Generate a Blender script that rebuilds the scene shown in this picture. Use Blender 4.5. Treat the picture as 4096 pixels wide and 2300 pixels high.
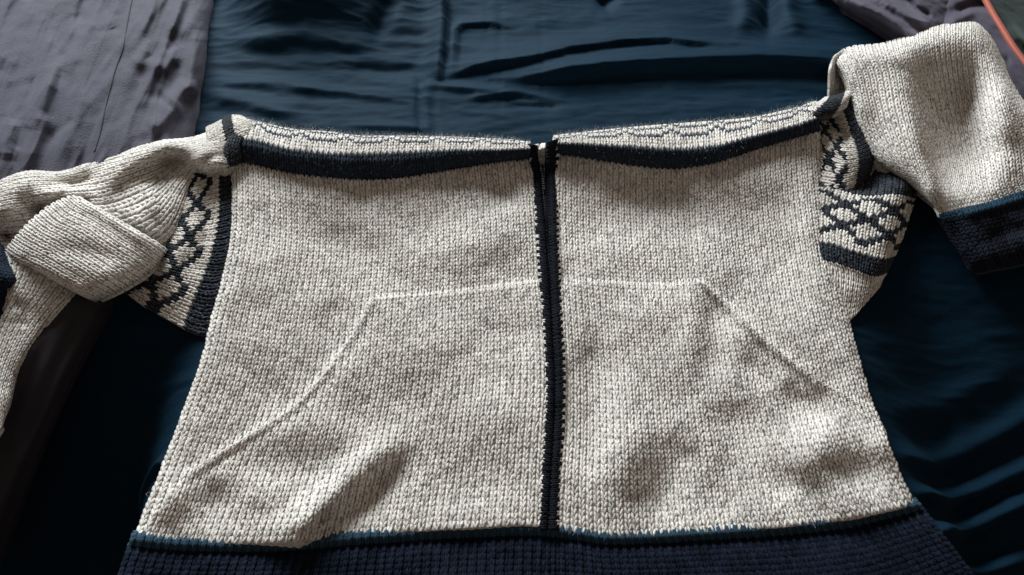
import bpy, math, numpy as np
rng = np.random.default_rng(7)
for o in list(bpy.data.objects): bpy.data.objects.remove(o)
scene = bpy.context.scene
COL = scene.collection

# ------------------------------------------------------------------ camera
W0, H0, FPX = 1024.0, 575.0, 835.0
CAMH, TH = 0.582, math.radians(56.0)
cam_d = bpy.data.cameras.new("camera"); cam = bpy.data.objects.new("camera", cam_d); COL.objects.link(cam)
cam.location = (0, 0, CAMH); cam.rotation_euler = (math.pi/2-TH, 0, 0)
cam_d.sensor_width = 36; cam_d.lens = 36*FPX/W0; cam_d.clip_start = 0.01; cam_d.clip_end = 50
cam_d.dof.use_dof = True; cam_d.dof.focus_distance = 0.64; cam_d.dof.aperture_fstop = 13
scene.camera = cam
scene.render.resolution_x = 1024; scene.render.resolution_y = 575

# ------------------------------------------------------------------ light: one window beyond the bed, dim warm room
world = bpy.data.worlds.new("World"); scene.world = world; world.use_nodes = True
bg = world.node_tree.nodes['Background']; bg.inputs[0].default_value = (1.0, 0.84, 0.71, 1); bg.inputs[1].default_value = 0.175
ld = bpy.data.lights.new("window_light", 'AREA'); ld.shape = 'RECTANGLE'; ld.size = 1.5; ld.size_y = 1.0
ld.energy = 122; ld.color = (0.90, 0.97, 1.0)
lo = bpy.data.objects.new("window_light", ld); COL.objects.link(lo)
from mathutils import Vector
lo.location = (-0.80, 2.35, 1.10)
lo.rotation_euler = (Vector((0, 0.4, 0))-lo.location).to_track_quat('-Z', 'Y').to_euler()
vs = scene.view_settings; vs.view_transform = 'Standard'; vs.look = 'None'; vs.exposure = 0; vs.gamma = 1
scene.render.engine = 'CYCLES'

# ------------------------------------------------------------------ maths
Rv = np.array([1., 0, 0]); Fv = np.array([0, math.cos(TH), -math.sin(TH)]); Uv = np.array([0, math.sin(TH), math.cos(TH)])
def at(px, py, z):
    px = np.asarray(px, float); py = np.asarray(py, float); z = np.asarray(z, float)
    d = Fv + ((px-512)/FPX)[..., None]*Rv + ((287.5-py)/FPX)[..., None]*Uv
    t = (z-CAMH)/d[..., 2]
    return np.array([0, 0, CAMH]) + d*t[..., None]
def proj(P):
    q = P-np.array([0, 0, CAMH]); D = np.maximum(q@Fv, 0.02)
    return 512+FPX*(q@Rv)/D, 287.5-FPX*(q@Uv)/D
def vnoise(x, y, seed=0):
    x = np.asarray(x, float); y = np.asarray(y, float)
    xi = np.floor(x).astype(np.int64); yi = np.floor(y).astype(np.int64); fx = x-xi; fy = y-yi
    fx = fx*fx*(3-2*fx); fy = fy*fy*(3-2*fy)
    def h(a, b):
        n = (a*374761393+b*668265263+seed*974634777) & 0xffffffff
        n = ((n ^ (n >> 13))*1274126177) & 0xffffffff
        return ((n ^ (n >> 16)) & 0xffff)/32767.5-1
    return (h(xi, yi)*(1-fx)+h(xi+1, yi)*fx)*(1-fy)+(h(xi, yi+1)*(1-fx)+h(xi+1, yi+1)*fx)*fy
def fbm(x, y, seed=0, o=3):
    s = 0; a = 1.0
    for k in range(o):
        s = s+a*vnoise(x*2**k+k*17.3, y*2**k-k*9.1, seed+k); a *= 0.5
    return s
def ridge(px, py, poly, amp, sb, sf, taper=True):
    """fold along poly (pixels of the photo, seen from the bed's near side); sb = width on the far/left side, sf = near/right side"""
    poly = np.array(poly, float); seg = np.diff(poly, axis=0); L = np.hypot(seg[:, 0], seg[:, 1]); cum = np.concatenate([[0], np.cumsum(L)]); T = cum[-1]
    best = np.full(px.shape, 1e9); side = np.zeros(px.shape); par = np.zeros(px.shape)
    for k in range(len(seg)):
        d = seg[k]/L[k]; qx = px-poly[k, 0]; qy = py-poly[k, 1]
        s = np.clip(qx*d[0]+qy*d[1], 0, L[k]); dx = qx-s*d[0]; dy = qy-s*d[1]; dd = np.hypot(dx, dy)
        cr = d[0]*qy-d[1]*qx
        m = dd < best
        best = np.where(m, dd, best); side = np.where(m, cr, side); par = np.where(m, cum[k]+s, par)
    sg = np.where(side > 0, sf, sb)
    a = np.exp(-(best/sg)**2)
    if taper: a = a*np.clip(np.minimum(par, T-par)/(0.22*T)+0.25, 0, 1)
    return amp*a
def ridges(px, py, lst):
    z = np.zeros(np.shape(px))
    for r in lst: z = z+ridge(px, py, *r)
    return z
def catmull(A, m):
    A = np.asarray(A, float); n = len(A)
    E = np.concatenate([[2*A[0]-A[1]], A, [2*A[-1]-A[-2]]])
    out = []
    for k in range(n-1):
        p0, p1, p2, p3 = E[k], E[k+1], E[k+2], E[k+3]
        for t in np.arange(m)/m:
            out.append(0.5*((2*p1)+(-p0+p2)*t+(2*p0-5*p1+4*p2-p3)*t*t+(-p0+3*p1-3*p2+p3)*t**3))
    out.append(A[-1]); return np.array(out)
def curve(pts, n):
    c = catmull(pts, 12); d = np.concatenate([[0], np.cumsum(np.linalg.norm(np.diff(c[:, :2], axis=0), axis=1))])
    t = np.linspace(0, d[-1], n); return np.stack([np.interp(t, d, c[:, k]) for k in range(c.shape[1])], 1)
def resamp(G, axis, t):
    n = G.shape[axis]; x = np.clip(t*(n-1), 0, n-1.000001); i = np.floor(x).astype(int); f = x-i
    a = np.take(G, i, axis); b = np.take(G, i+1, axis)
    f = f.reshape([-1 if k == axis else 1 for k in range(G.ndim)])
    return a*(1-f)+b*f
def inpoly(px, py, poly):
    c = np.zeros(px.shape, bool); n = len(poly)
    for k in range(n):
        x1, y1 = poly[k]; x2, y2 = poly[(k+1) % n]
        m = ((y1 > py) != (y2 > py)) & (px < (x2-x1)*(py-y1)/((y2-y1) or 1e-9)+x1)
        c ^= m
    return c

class Surf:
    """a sheet of cloth: control grid [v][u] of (px, py, height), laid out on the bed as real 3-D points"""
    def __init__(s, ctrl=None, grid=None, rid=(), edges=None, noise=(0.0015, 30, 3), n=(220, 220), extra=None, sub=10, blur=0):
        if grid is None:
            C = np.array(ctrl, float); G = catmull(C, sub); G = np.swapaxes(catmull(np.swapaxes(G, 0, 1), sub), 0, 1)
        else: G = np.array(grid, float)
        Wd = at(G[..., 0], G[..., 1], G[..., 2])
        s.vknots = None
        dv = np.linalg.norm(np.diff(Wd, axis=0), axis=2).mean(1); cv = np.concatenate([[0], np.cumsum(dv)])
        du = np.linalg.norm(np.diff(Wd, axis=1), axis=2).mean(0); cu = np.concatenate([[0], np.cumsum(du)])
        s.H = cv[-1]; s.Wd = cu[-1]; s.cv = cv/cv[-1]; s.cu = cu/cu[-1]
        nv, nu = n
        tv = np.interp(np.linspace(0, 1, nv), s.cv, np.linspace(0, 1, len(cv)))
        tu = np.interp(np.linspace(0, 1, nu), s.cu, np.linspace(0, 1, len(cu)))
        G = resamp(resamp(G, 0, tv), 1, tu)
        px, py, z = G[..., 0], G[..., 1], G[..., 2].copy()
        rz = ridges(px, py, rid)
        for _ in range(3 if blur else 0):
            for ax in (0, 1):
                pd = np.pad(rz, [(blur, blur) if a == ax else (0, 0) for a in (0, 1)], mode='edge'); m = 2*blur+1
                rz = sum(np.take(pd, range(q, q+rz.shape[ax]), ax) for q in range(m))/m
        z += rz
        w = at(px, py, z)
        a, sc, sd = noise
        z += a*fbm(w[..., 0]*sc, w[..., 1]*sc, sd)
        if extra is not None: z = extra(px, py, z)
        if edges:
            uu = np.linspace(0, 1, nu)[None, :]*s.Wd; vv = np.linspace(0, 1, nv)[:, None]*s.H
            for (r, drop), e in zip(edges, (uu, s.Wd-uu, vv, s.H-vv)):
                if r > 0:
                    q = np.clip(1-e/r, 0, 1); z = z-drop*(1-np.sqrt(1-q*q))
        s.px, s.py = px, py
        P = at(px, py, z); s.P = P
        du = np.gradient(P, axis=1); dv = np.gradient(P, axis=0); N = np.cross(du, dv)
        N /= np.linalg.norm(N, axis=2, keepdims=True)+1e-12
        if (N[..., 2].mean()) < 0: N = -N; s.flip = True
        else: s.flip = False
        s.N = N
    def samp(s, u, v):
        nv, nu = s.P.shape[:2]
        x = np.clip(u, 0, 1)*(nu-1); y = np.clip(v, 0, 1)*(nv-1)
        i = np.minimum(x.astype(int), nu-2); j = np.minimum(y.astype(int), nv-2); fx = (x-i)[..., None]; fy = (y-j)[..., None]
        def b(A): return (A[j, i]*(1-fx)+A[j, i+1]*fx)*(1-fy)+(A[j+1, i]*(1-fx)+A[j+1, i+1]*fx)*fy
        n = b(s.N); n /= np.linalg.norm(n, axis=-1, keepdims=True)+1e-12
        return b(s.P), n
    def near(s, px, py):
        d = (s.px-px)**2+(s.py-py)**2; k = np.argmin(d); j, i = np.unravel_index(k, d.shape); return s.P[j, i], s.N[j, i]

# ------------------------------------------------------------------ objects
def tag(o, label=None, cat=None, kind=None, group=None):
    if label: o['label'] = label
    if cat: o['category'] = cat
    if kind: o['kind'] = kind
    if group: o['group'] = group
def mesh_obj(name, V, Fq, mat, parent=None, col=None, smooth=True, uv=None):
    me = bpy.data.meshes.new(name); V = np.asarray(V, np.float32); Fq = np.asarray(Fq, np.int32); k = Fq.shape[1]
    me.vertices.add(len(V)); me.vertices.foreach_set('co', V.ravel())
    me.loops.add(Fq.size); me.loops.foreach_set('vertex_index', Fq.ravel())
    me.polygons.add(len(Fq)); me.polygons.foreach_set('loop_start', np.arange(len(Fq), dtype=np.int32)*k)
    me.polygons.foreach_set('use_smooth', np.full(len(Fq), smooth))
    me.update(calc_edges=True)
    if col is not None:
        a = me.attributes.new('yarn', 'FLOAT_COLOR', 'POINT')
        a.data.foreach_set('color', np.concatenate([col, np.ones((len(col), 1))], 1).astype(np.float32).ravel())
    me.materials.append(mat)
    o = bpy.data.objects.new(name, me); COL.objects.link(o)
    if parent is not None: o.parent = parent
    return o
def gridfaces(nv, nu, flip=False):
    I = np.arange(nv*nu).reshape(nv, nu)
    f = np.stack([I[:-1, :-1], I[:-1, 1:], I[1:, 1:], I[1:, :-1]], -1).reshape(-1, 4)
    return f[:, ::-1] if flip else f

RING, SIDES = 5, 6
def leg_mesh(S, ci, cj, nc, nr, sgn, rad, colr, lift, slim=1.0, wob=0.07):
    """yarn legs of stitches ci,cj laid on surface S; returns verts, faces, colours"""
    n = len(ci); t = np.linspace(0, 1, RING)
    a0 = np.array([.05, .13, .21, .27, .30])*slim; b0 = np.array([-.60, -.25, .12, .52, .90]); c0 = np.array([-.15, .25, .40, .36, .02]); rr = np.array([.72, 1.0, 1.06, .98, .70])
    w = S.Wd/nc; h = S.H/nr
    ja = rng.normal(0, wob*.6, (n, 1)); jb = rng.normal(0, wob, (n, 1)); jr = rng.normal(1, .07, (n, 1))
    A = sgn*a0[None, :]+ja; B = b0[None, :]+jb
    ph = np.arange(SIDES)/SIDES*2*math.pi
    R = rad*rr[None, :]*jr
    u = (ci[:, None, None]+.5+A[..., None]+(R[..., None]*np.cos(ph))/w)/nc
    v = (cj[:, None, None]+.5+B[..., None]+0*ph)/nr
    c = lift[:, None, None]+rad*c0[None, :, None]+(R[..., None]*np.sin(ph))*.95
    P, N = S.samp(u, v); V = (P+N*c[..., None]).reshape(-1, 3)
    base = np.arange(n)[:, None, None]*RING*SIDES; r = np.arange(RING-1)[None, :, None]*SIDES; k = np.arange(SIDES)[None, None, :]; k2 = (k+1) % SIDES
    F = np.stack([base+r+k, base+r+k2, base+r+SIDES+k2, base+r+SIDES+k], -1).reshape(-1, 4)
    if S.flip: F = F[:, ::-1]
    C = np.repeat(colr, RING*SIDES, axis=0)
    return V, F, C
def knit(S, mats, cell=(.0055, .0039), colour=None, part=None, parent=None, rad=None, rib=0, base_mat=None, base_name='lining', dims=None, lift=None, slim=1.0, rimdrop=0):
    """stitches over the surface. colour(i,j,nc,nr,px,py)->rgb array; part(i,j,...)->array of part names"""
    nc = dims[0] if dims else max(2, int(round(S.Wd/cell[0]))); nr = dims[1] if dims else max(2, int(round(S.H/cell[1])))
    rad = rad or S.Wd/nc*.195
    I, J = np.meshgrid(np.arange(nc), np.arange(nr)); I = I.ravel(); J = J.ravel()
    P, N = S.samp((I+.5)/nc, (J+.5)/nr); px, py = proj(P)
    ok = (px > -70) & (px < 1094) & (py > -60) & (py < 640)
    I, J, px, py, P = I[ok], J[ok], px[ok], py[ok], P[ok]
    rgb = colour(I, J, nc, nr, px, py)
    names = part(I, J, nc, nr, px, py)
    objs = []
    for nm in dict.fromkeys(names.tolist()):
        m = names == nm; ci, cj, cc = I[m], J[m], rgb[m]
        Vs, Fs, Cs, off = [], [], [], 0
        lf = np.zeros(len(ci)) if lift is None else lift(ci, cj, px[m], py[m])
        if rib: lf = lf+np.where(ci % rib == 0, 0.0, -rad*1.1)
        for sgn in (-1, 1):
            g = rng.random(len(ci)); k = cc*(1+rng.normal(0, .05, (len(ci), 1)))
            V, F, C = leg_mesh(S, ci, cj, nc, nr, sgn, rad, np.clip(k, 0, 1), lf, slim)
            Vs.append(V); Fs.append(F+off); Cs.append(C); off += len(V)
        # the loops behind: one ground sheet under these stitches, part of the same cloth
        objs.append(mesh_obj(nm, np.concatenate(Vs), np.concatenate(Fs), mats(nm), parent, np.concatenate(Cs)))
    nv, nu = S.P.shape[:2]
    B = S.P-S.N*rad*.35
    gi = np.minimum((np.linspace(0, 1, nu)*nc).astype(int), nc-1); gj = np.minimum((np.linspace(0, 1, nv)*nr).astype(int), nr-1)
    II, JJ = np.meshgrid(gi, gj); c = colour(II.ravel(), JJ.ravel(), nc, nr, S.px.ravel(), S.py.ravel())
    V = B.reshape(-1, 3); F = gridfaces(nv, nu, S.flip)
    # rim so that the cloth has an edge of real thickness
    I2 = np.arange(nv*nu).reshape(nv, nu); rim = np.concatenate([I2[0, :], I2[1:, -1], I2[-1, -2::-1], I2[-2:0:-1, 0]])
    low = V[rim].copy(); low[:, 2] = np.minimum(low[:, 2], np.maximum(low[:, 2]-.006, .0006))-rimdrop; n0 = len(V); m = len(rim); k = np.arange(m); k2 = (k+1) % m
    F2 = np.stack([rim[k], n0+k, n0+k2, rim[k2]], -1)
    V = np.concatenate([V, low]); F = np.concatenate([F, F2]); c = np.concatenate([c, c[rim]])
    objs.append(mesh_obj(base_name, V, F, base_mat, parent, c*.9))
    return objs, nc, nr

# ------------------------------------------------------------------ materials
def nt(name):
    m = bpy.data.materials.new(name); m.use_nodes = True; t = m.node_tree; b = t.nodes['Principled BSDF']; return m, t, b
def N(t, ty, **kw):
    n = t.nodes.new(ty)
    for k, v in kw.items():
        if k in n.inputs.keys(): n.inputs[k].default_value = v
        else: setattr(n, k, v)
    return n
def yarn(name, fleck, fcol, sheen, sheen_tint, scale=420, thr=(.50, .64), rough=.85):
    m, t, b = nt(name); L = t.links.new
    at_ = N(t, 'ShaderNodeAttribute', attribute_name='yarn')
    tc = N(t, 'ShaderNodeTexCoord')
    n1 = N(t, 'ShaderNodeTexNoise', Scale=scale, Detail=2.0, Roughness=.6); mpf = N(t, 'ShaderNodeMapping'); mpf.inputs['Scale'].default_value = (1, .45, 1); L(tc.outputs['Object'], mpf.inputs['Vector']); L(mpf.outputs[0], n1.inputs['Vector'])
    r1 = N(t, 'ShaderNodeMapRange'); r1.inputs['From Min'].default_value = thr[0]; r1.inputs['From Max'].default_value = thr[1]; L(n1.outputs['Fac'], r1.inputs['Value'])
    mu = N(t, 'ShaderNodeMath', operation='MULTIPLY'); mu.inputs[1].default_value = fleck; L(r1.outputs[0], mu.inputs[0])
    mx = N(t, 'ShaderNodeMix', data_type='RGBA'); L(mu.outputs[0], mx.inputs['Factor']); L(at_.outputs['Color'], mx.inputs[6]); mx.inputs[7].default_value = (*fcol, 1)
    n2 = N(t, 'ShaderNodeTexNoise', Scale=30.0, Detail=3.0); L(tc.outputs['Object'], n2.inputs['Vector'])
    hs = N(t, 'ShaderNodeHueSaturation'); r2 = N(t, 'ShaderNodeMapRange'); r2.inputs['To Min'].default_value = .90; r2.inputs['To Max'].default_value = 1.08
    L(n2.outputs['Fac'], r2.inputs['Value']); L(r2.outputs[0], hs.inputs['Value']); L(mx.outputs[2], hs.inputs['Color'])
    L(hs.outputs['Color'], b.inputs['Base Color'])
    b.inputs['Roughness'].default_value = rough; b.inputs['Specular IOR Level'].default_value = .25
    b.inputs['Sheen Weight'].default_value = sheen; b.inputs['Sheen Roughness'].default_value = .45; b.inputs['Sheen Tint'].default_value = (*sheen_tint, 1)
    n3 = N(t, 'ShaderNodeTexNoise', Scale=1500.0, Detail=2.0); L(tc.outputs['Object'], n3.inputs['Vector'])
    bp = N(t, 'ShaderNodeBump', Strength=.6, Distance=.0006); L(n3.outputs['Fac'], bp.inputs['Height']); L(bp.outputs[0], b.inputs['Normal'])
    return m
CREAM = np.array([.72, .675, .62]); NAVY = np.array([.0065, .0125, .024]); INK = np.array([.006, .007, .012]); NAVY_LIT = np.array([.014, .038, .062])  # last colour is navy with the window light painted in
M_cream = yarn('cream_marl_yarn', .74, (.10, .10, .105), .12, (1, 1, 1), scale=640, thr=(.54, .64))
M_hem = yarn('deep_navy_rib_yarn', .4, (.016, .024, .050), .02, (.36, .62, .80), scale=700, thr=(.56, .68))
M_navy = yarn('navy_yarn', .5, (.035, .05, .10), .12, (.36, .62, .80), scale=700, thr=(.55, .7))
def cloth_mat(name, c1, c2, rough, spec, sheen, tint, weave=900, nscale=6, bumpd=.0004, aniso=(1, 1, 1), mott=.5, bump2=.0006, stint=(1, 1, 1)):
    m, t, b = nt(name); L = t.links.new
    tc = N(t, 'ShaderNodeTexCoord'); mp = N(t, 'ShaderNodeMapping'); mp.inputs['Scale'].default_value = aniso; L(tc.outputs['Object'], mp.inputs['Vector'])
    n1 = N(t, 'ShaderNodeTexNoise', Scale=float(nscale), Detail=5.0, Roughness=.6); L(mp.outputs[0], n1.inputs['Vector'])
    n2 = N(t, 'ShaderNodeTexNoise', Scale=float(weave), Detail=2.0); L(mp.outputs[0], n2.inputs['Vector'])
    a = N(t, 'ShaderNodeMath', operation='MULTIPLY_ADD'); a.inputs[1].default_value = mott; L(n2.outputs['Fac'], a.inputs[0]); L(n1.outputs['Fac'], a.inputs[2])
    r = N(t, 'ShaderNodeMapRange'); r.inputs['From Min'].default_value = .35+mott*.4; r.inputs['From Max'].default_value = .65+mott*.6; L(a.outputs[0], r.inputs['Value'])
    mx = N(t, 'ShaderNodeMix', data_type='RGBA'); L(r.outputs[0], mx.inputs['Factor']); mx.inputs[6].default_value = (*c1, 1); mx.inputs[7].default_value = (*c2, 1)
    L(mx.outputs[2], b.inputs['Base Color'])
    b.inputs['Roughness'].default_value = rough; b.inputs['Specular IOR Level'].default_value = spec
    b.inputs['Specular Tint'].default_value = (*stint, 1)
    b.inputs['Sheen Weight'].default_value = sheen; b.inputs['Sheen Roughness'].default_value = .4; b.inputs['Sheen Tint'].default_value = (*tint, 1)
    bp = N(t, 'ShaderNodeBump', Strength=.7, Distance=bumpd); L(n2.outputs['Fac'], bp.inputs['Height'])
    n4 = N(t, 'ShaderNodeTexNoise', Scale=45.0, Detail=4.0, Roughness=.55); mp2 = N(t, 'ShaderNodeMapping'); mp2.inputs['Scale'].default_value = (aniso[0]*.35, aniso[1]*1.6, 1); L(tc.outputs['Object'], mp2.inputs['Vector']); L(mp2.outputs[0], n4.inputs['Vector'])
    bp2 = N(t, 'ShaderNodeBump', Strength=.5, Distance=bump2); L(n4.outputs['Fac'], bp2.inputs['Height']); L(bp.outputs[0], bp2.inputs['Normal'])
    L(bp2.outputs[0], b.inputs['Normal'])
    return m
M_sheet = cloth_mat('navy_cotton_sateen', (.0030, .0120, .0240), (.0048, .0180, .0345), .70, .09, .02, (.2, .55, .8), aniso=(.35, 1.6, 1), bump2=.0006, stint=(.30, .65, .9))
M_trouser = cloth_mat('mauve_grey_cotton', (.034, .033, .050), (.054, .051, .072), .8, .3, .25, (.8, .8, 1), weave=620, bump2=.0006, bumpd=.0009, mott=.9)
M_dark = cloth_mat('dark_violet_cotton', (.045, .040, .060), (.070, .060, .085), .8, .3, .2, (.8, .8, 1), weave=1400)
M_trouser_shaded = cloth_mat('mauve_cotton_shaded', (.018, .015, .021), (.028, .023, .031), .75, .3, .10, (.8, .75, 1), weave=1400)  # trouser cotton as seen in shade, the darkness put into its colour
M_green = cloth_mat('black_green_cotton', (.012, .018, .017), (.020, .028, .026), .8, .3, .1, (.8, 1, 1), weave=1400)
M_red = cloth_mat('red_orange_piping', (.30, .055, .03), (.42, .09, .05), .6, .4, .2, (1, .8, .7), weave=1400)
M_pink = cloth_mat('pale_pink_cotton', (.45, .36, .36), (.5, .42, .42), .8, .3, .2, (1, 1, 1), weave=1400)
def plain(name, c, rough, metal=0, spec=.5):
    m, t, b = nt(name); tc = N(t, 'ShaderNodeTexCoord'); n = N(t, 'ShaderNodeTexNoise', Scale=400.0); t.links.new(tc.outputs['Object'], n.inputs['Vector'])
    mx = N(t, 'ShaderNodeMix', data_type='RGBA'); t.links.new(n.outputs['Fac'], mx.inputs['Factor']); mx.inputs[6].default_value = (*[x*.8 for x in c], 1); mx.inputs[7].default_value = (*[min(1, x*1.2) for x in c], 1)
    t.links.new(mx.outputs[2], b.inputs['Base Color']); b.inputs['Roughness'].default_value = rough; b.inputs['Metallic'].default_value = metal; b.inputs['Specular IOR Level'].default_value = spec; return m
M_zip = plain('black_zip_tape', (.008, .008, .010), .8); M_tooth = plain('gunmetal_zip_teeth', (.10, .10, .11), .28, .9)
M_fibre = plain('loose_wool_fibre', (.62, .58, .54), .7); M_thread = plain('dark_seam_thread', (.02, .018, .025), .8)

# ------------------------------------------------------------------ bed sheet
def sheet():
    x = np.linspace(-1.15, 1.15, 640); y = np.concatenate([np.linspace(-.14, .12, 40)[:-1], np.linspace(.12, .86, 380), np.linspace(.86, 1.6, 60)[1:]])
    X, Y = np.meshgrid(x, y); P = np.stack([X, Y, 0*X], -1); px, py = proj(P)
    R = [([(447, 76), (474, 66), (530, 57), (571, 47), (627, 40), (668, 38), (730, 44)], .010, 12, 4.0),
         ([(505, 78), (560, 70), (640, 62), (700, 60), (760, 58), (835, 61), (880, 66)], .017, 15, 8),
         ([(442, -20), (444, 20), (442, 50), (437, 80)], .009, 3, 12),
         ([(452, 70), (455, 30), (462, 24), (490, 22), (512, 27)], .004, 5, 3),
         ([(420, 75), (419, 100), (421, 135)], -.003, 2.5, 2.5), ([(434, 75), (433, 100), (436, 135)], -.0016, 2, 2),
         ([(500, -10), (500, 130)], -.0006, 1.2, 1.2), ([(541, -10), (543, 135)], -.0006, 1.5, 1.5), ([(487, -10), (486, 40)], -.0006, 1.2, 1.2),
         ([(767, -25), (768, 5), (767, 38)], -.013, 9, 7), ([(615, -5), (600, 8)], -.008, 8, 6), ([(800, -20), (845, -4), (880, 14), (935, 24)], .030, 16, 9),
         ([(745, -30), (747, 10), (740, 35)], .006, 9, 9), ([(790, -30), (789, 10), (800, 35)], .006, 9, 9),
         ([(215, 62), (300, 62), (370, 60), (425, 64)], .0026, 8, 6), ([(350, 66), (390, 72), (424, 70)], -.0025, 6, 5),
         ([(205, 80), (260, 82), (330, 90)], .003, 9, 6), ([(285, 84), (330, 90), (400, 96)], .002, 7, 5), ([(208, 95), (240, 100), (300, 115)], .006, 8, 8),
         ([(430, 84), (470, 88), (520, 92), (560, 100)], .0035, 4, 3.5), ([(470, 97), (515, 93)], .0035, 3.5, 3), ([(510, 106), (560, 108)], -.0025, 3, 3),
         ([(350, 125), (400, 126), (430, 128)], .002, 3, 3), ([(230, 40), (300, 38), (380, 46)], .004, 10, 8),
         ([(392, -10), (385, 15), (376, 38)], -.006, 9, 9),
         # lower right
         ([(900, 452), (960, 436), (1024, 410), (1100, 370)], .011, 14, 12), ([(915, 492), (960, 478), (1024, 455), (1110, 420)], .016, 12, 9),
         ([(935, 533), (980, 512), (1024, 492), (1110, 455)], .022, 15, 10), ([(950, 572), (990, 558), (1024, 545), (1100, 520)], .019, 11, 9),
         ([(900, 400), (960, 380), (1040, 345)], .005, 14, 14),
         ([(60, 575), (120, 566), (200, 570)], .004, 8, 8), ([(90, 462), (160, 456), (190, 452)], .010, 8, 7)]
    fine = .0010*fbm(X*15+3, Y*50, 5, 4)+.003*fbm(X*5, Y*7, 9, 3)+.00018*fbm(X*60, Y*160, 12, 2)
    cr = lambda u, v, k: (1-np.abs(fbm(u, v, k, 3)))**2
    fine = fine+.0014*cr(X*5+Y*2, Y*24, 61)+.0011*cr(X*16, Y*60+X*6, 67)+.00035*cr(X*50, Y*150, 71)
    sm = lambda q: np.clip(q, 0, 1)**2*(3-2*np.clip(q, 0, 1))
    xl = np.interp(py, [290, 330, 380, 440, 540, 640], [190, 200, 185, 165, 125, 90]); xr = np.interp(py, [290, 340, 400, 505, 640], [850, 858, 875, 925, 985])
    away = np.where(px < 512, xl-px, px-xr)
    sag = -np.where(px < 512, .165, .085)*sm((away+24)/125)*sm((py-np.where(px < 512, 225, 190))/360)
    z = np.zeros_like(X)
    for it in range(7):
        z = .45*z+.55*(ridges(px, py, R)+fine+sag+.055*sm((66-py)/110)*sm((px-205)/80)*sm((480-px)/190)); Q = P.copy(); Q[..., 2] = z-sag; px, py = proj(Q)
    # the pile of clothes presses the sheet flat
    under = inpoly(px, py, [(225, 150), (820, 120), (930, 560), (940, 640), (90, 640)])
    z = np.where(under, np.minimum(z, .002), z)
    P[..., 2] = z
    nv, nu = X.shape
    o = mesh_obj('bed_sheet', P.reshape(-1, 3), gridfaces(nv, nu), M_sheet)
    tag(o, 'dark teal blue bed sheet with creases, lying under the cardigan and the other clothes', 'bed sheet')
    return o
sheet()

# ------------------------------------------------------------------ woven garments
def cloth(name, S, mat, parent=None, thick=.003):
    nv, nu = S.P.shape[:2]; V = S.P.reshape(-1, 3); F = gridfaces(nv, nu, S.flip)
    I2 = np.arange(nv*nu).reshape(nv, nu); rim = np.concatenate([I2[0, :], I2[1:, -1], I2[-1, -2::-1], I2[-2:0:-1, 0]])
    low = V[rim].copy(); low[:, 2] -= thick*2; n0 = len(V); m = len(rim); k = np.arange(m); k2 = (k+1) % m
    V = np.concatenate([V, low]); F = np.concatenate([F, np.stack([rim[k], n0+k, n0+k2, rim[k2]], -1)])
    return mesh_obj(name, V, F, mat, parent)
def empty(name, loc):
    e = bpy.data.objects.new(name, None); COL.objects.link(e); e.location = (0, 0, 0); e.empty_display_size = .05; return e
def tube(path, r, sides=6):
    P = np.asarray(path, float); n = len(P); T = np.gradient(P, axis=0); T /= np.linalg.norm(T, axis=1, keepdims=True)+1e-12
    up = np.array([0, .3, 1.]); A = np.cross(T, up); A /= np.linalg.norm(A, axis=1, keepdims=True)+1e-12; B = np.cross(A, T)
    ph = np.arange(sides)/sides*2*math.pi; r = np.broadcast_to(np.asarray(r, float), (n,))
    V = P[:, None]+r[:, None, None]*(A[:, None]*np.cos(ph)[None, :, None]+B[:, None]*np.sin(ph)[None, :, None])
    b = np.arange(n-1)[:, None]*sides; k = np.arange(sides)[None]; k2 = (k+1) % sides
    return V.reshape(-1, 3), np.stack([b+k, b+k2, b+sides+k2, b+sides+k], -1).reshape(-1, 4)
def join(lst):
    Vs, Fs, off = [], [], 0
    for V, F in lst: Vs.append(V); Fs.append(F+off); off += len(V)
    return np.concatenate(Vs), np.concatenate(Fs)

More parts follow.
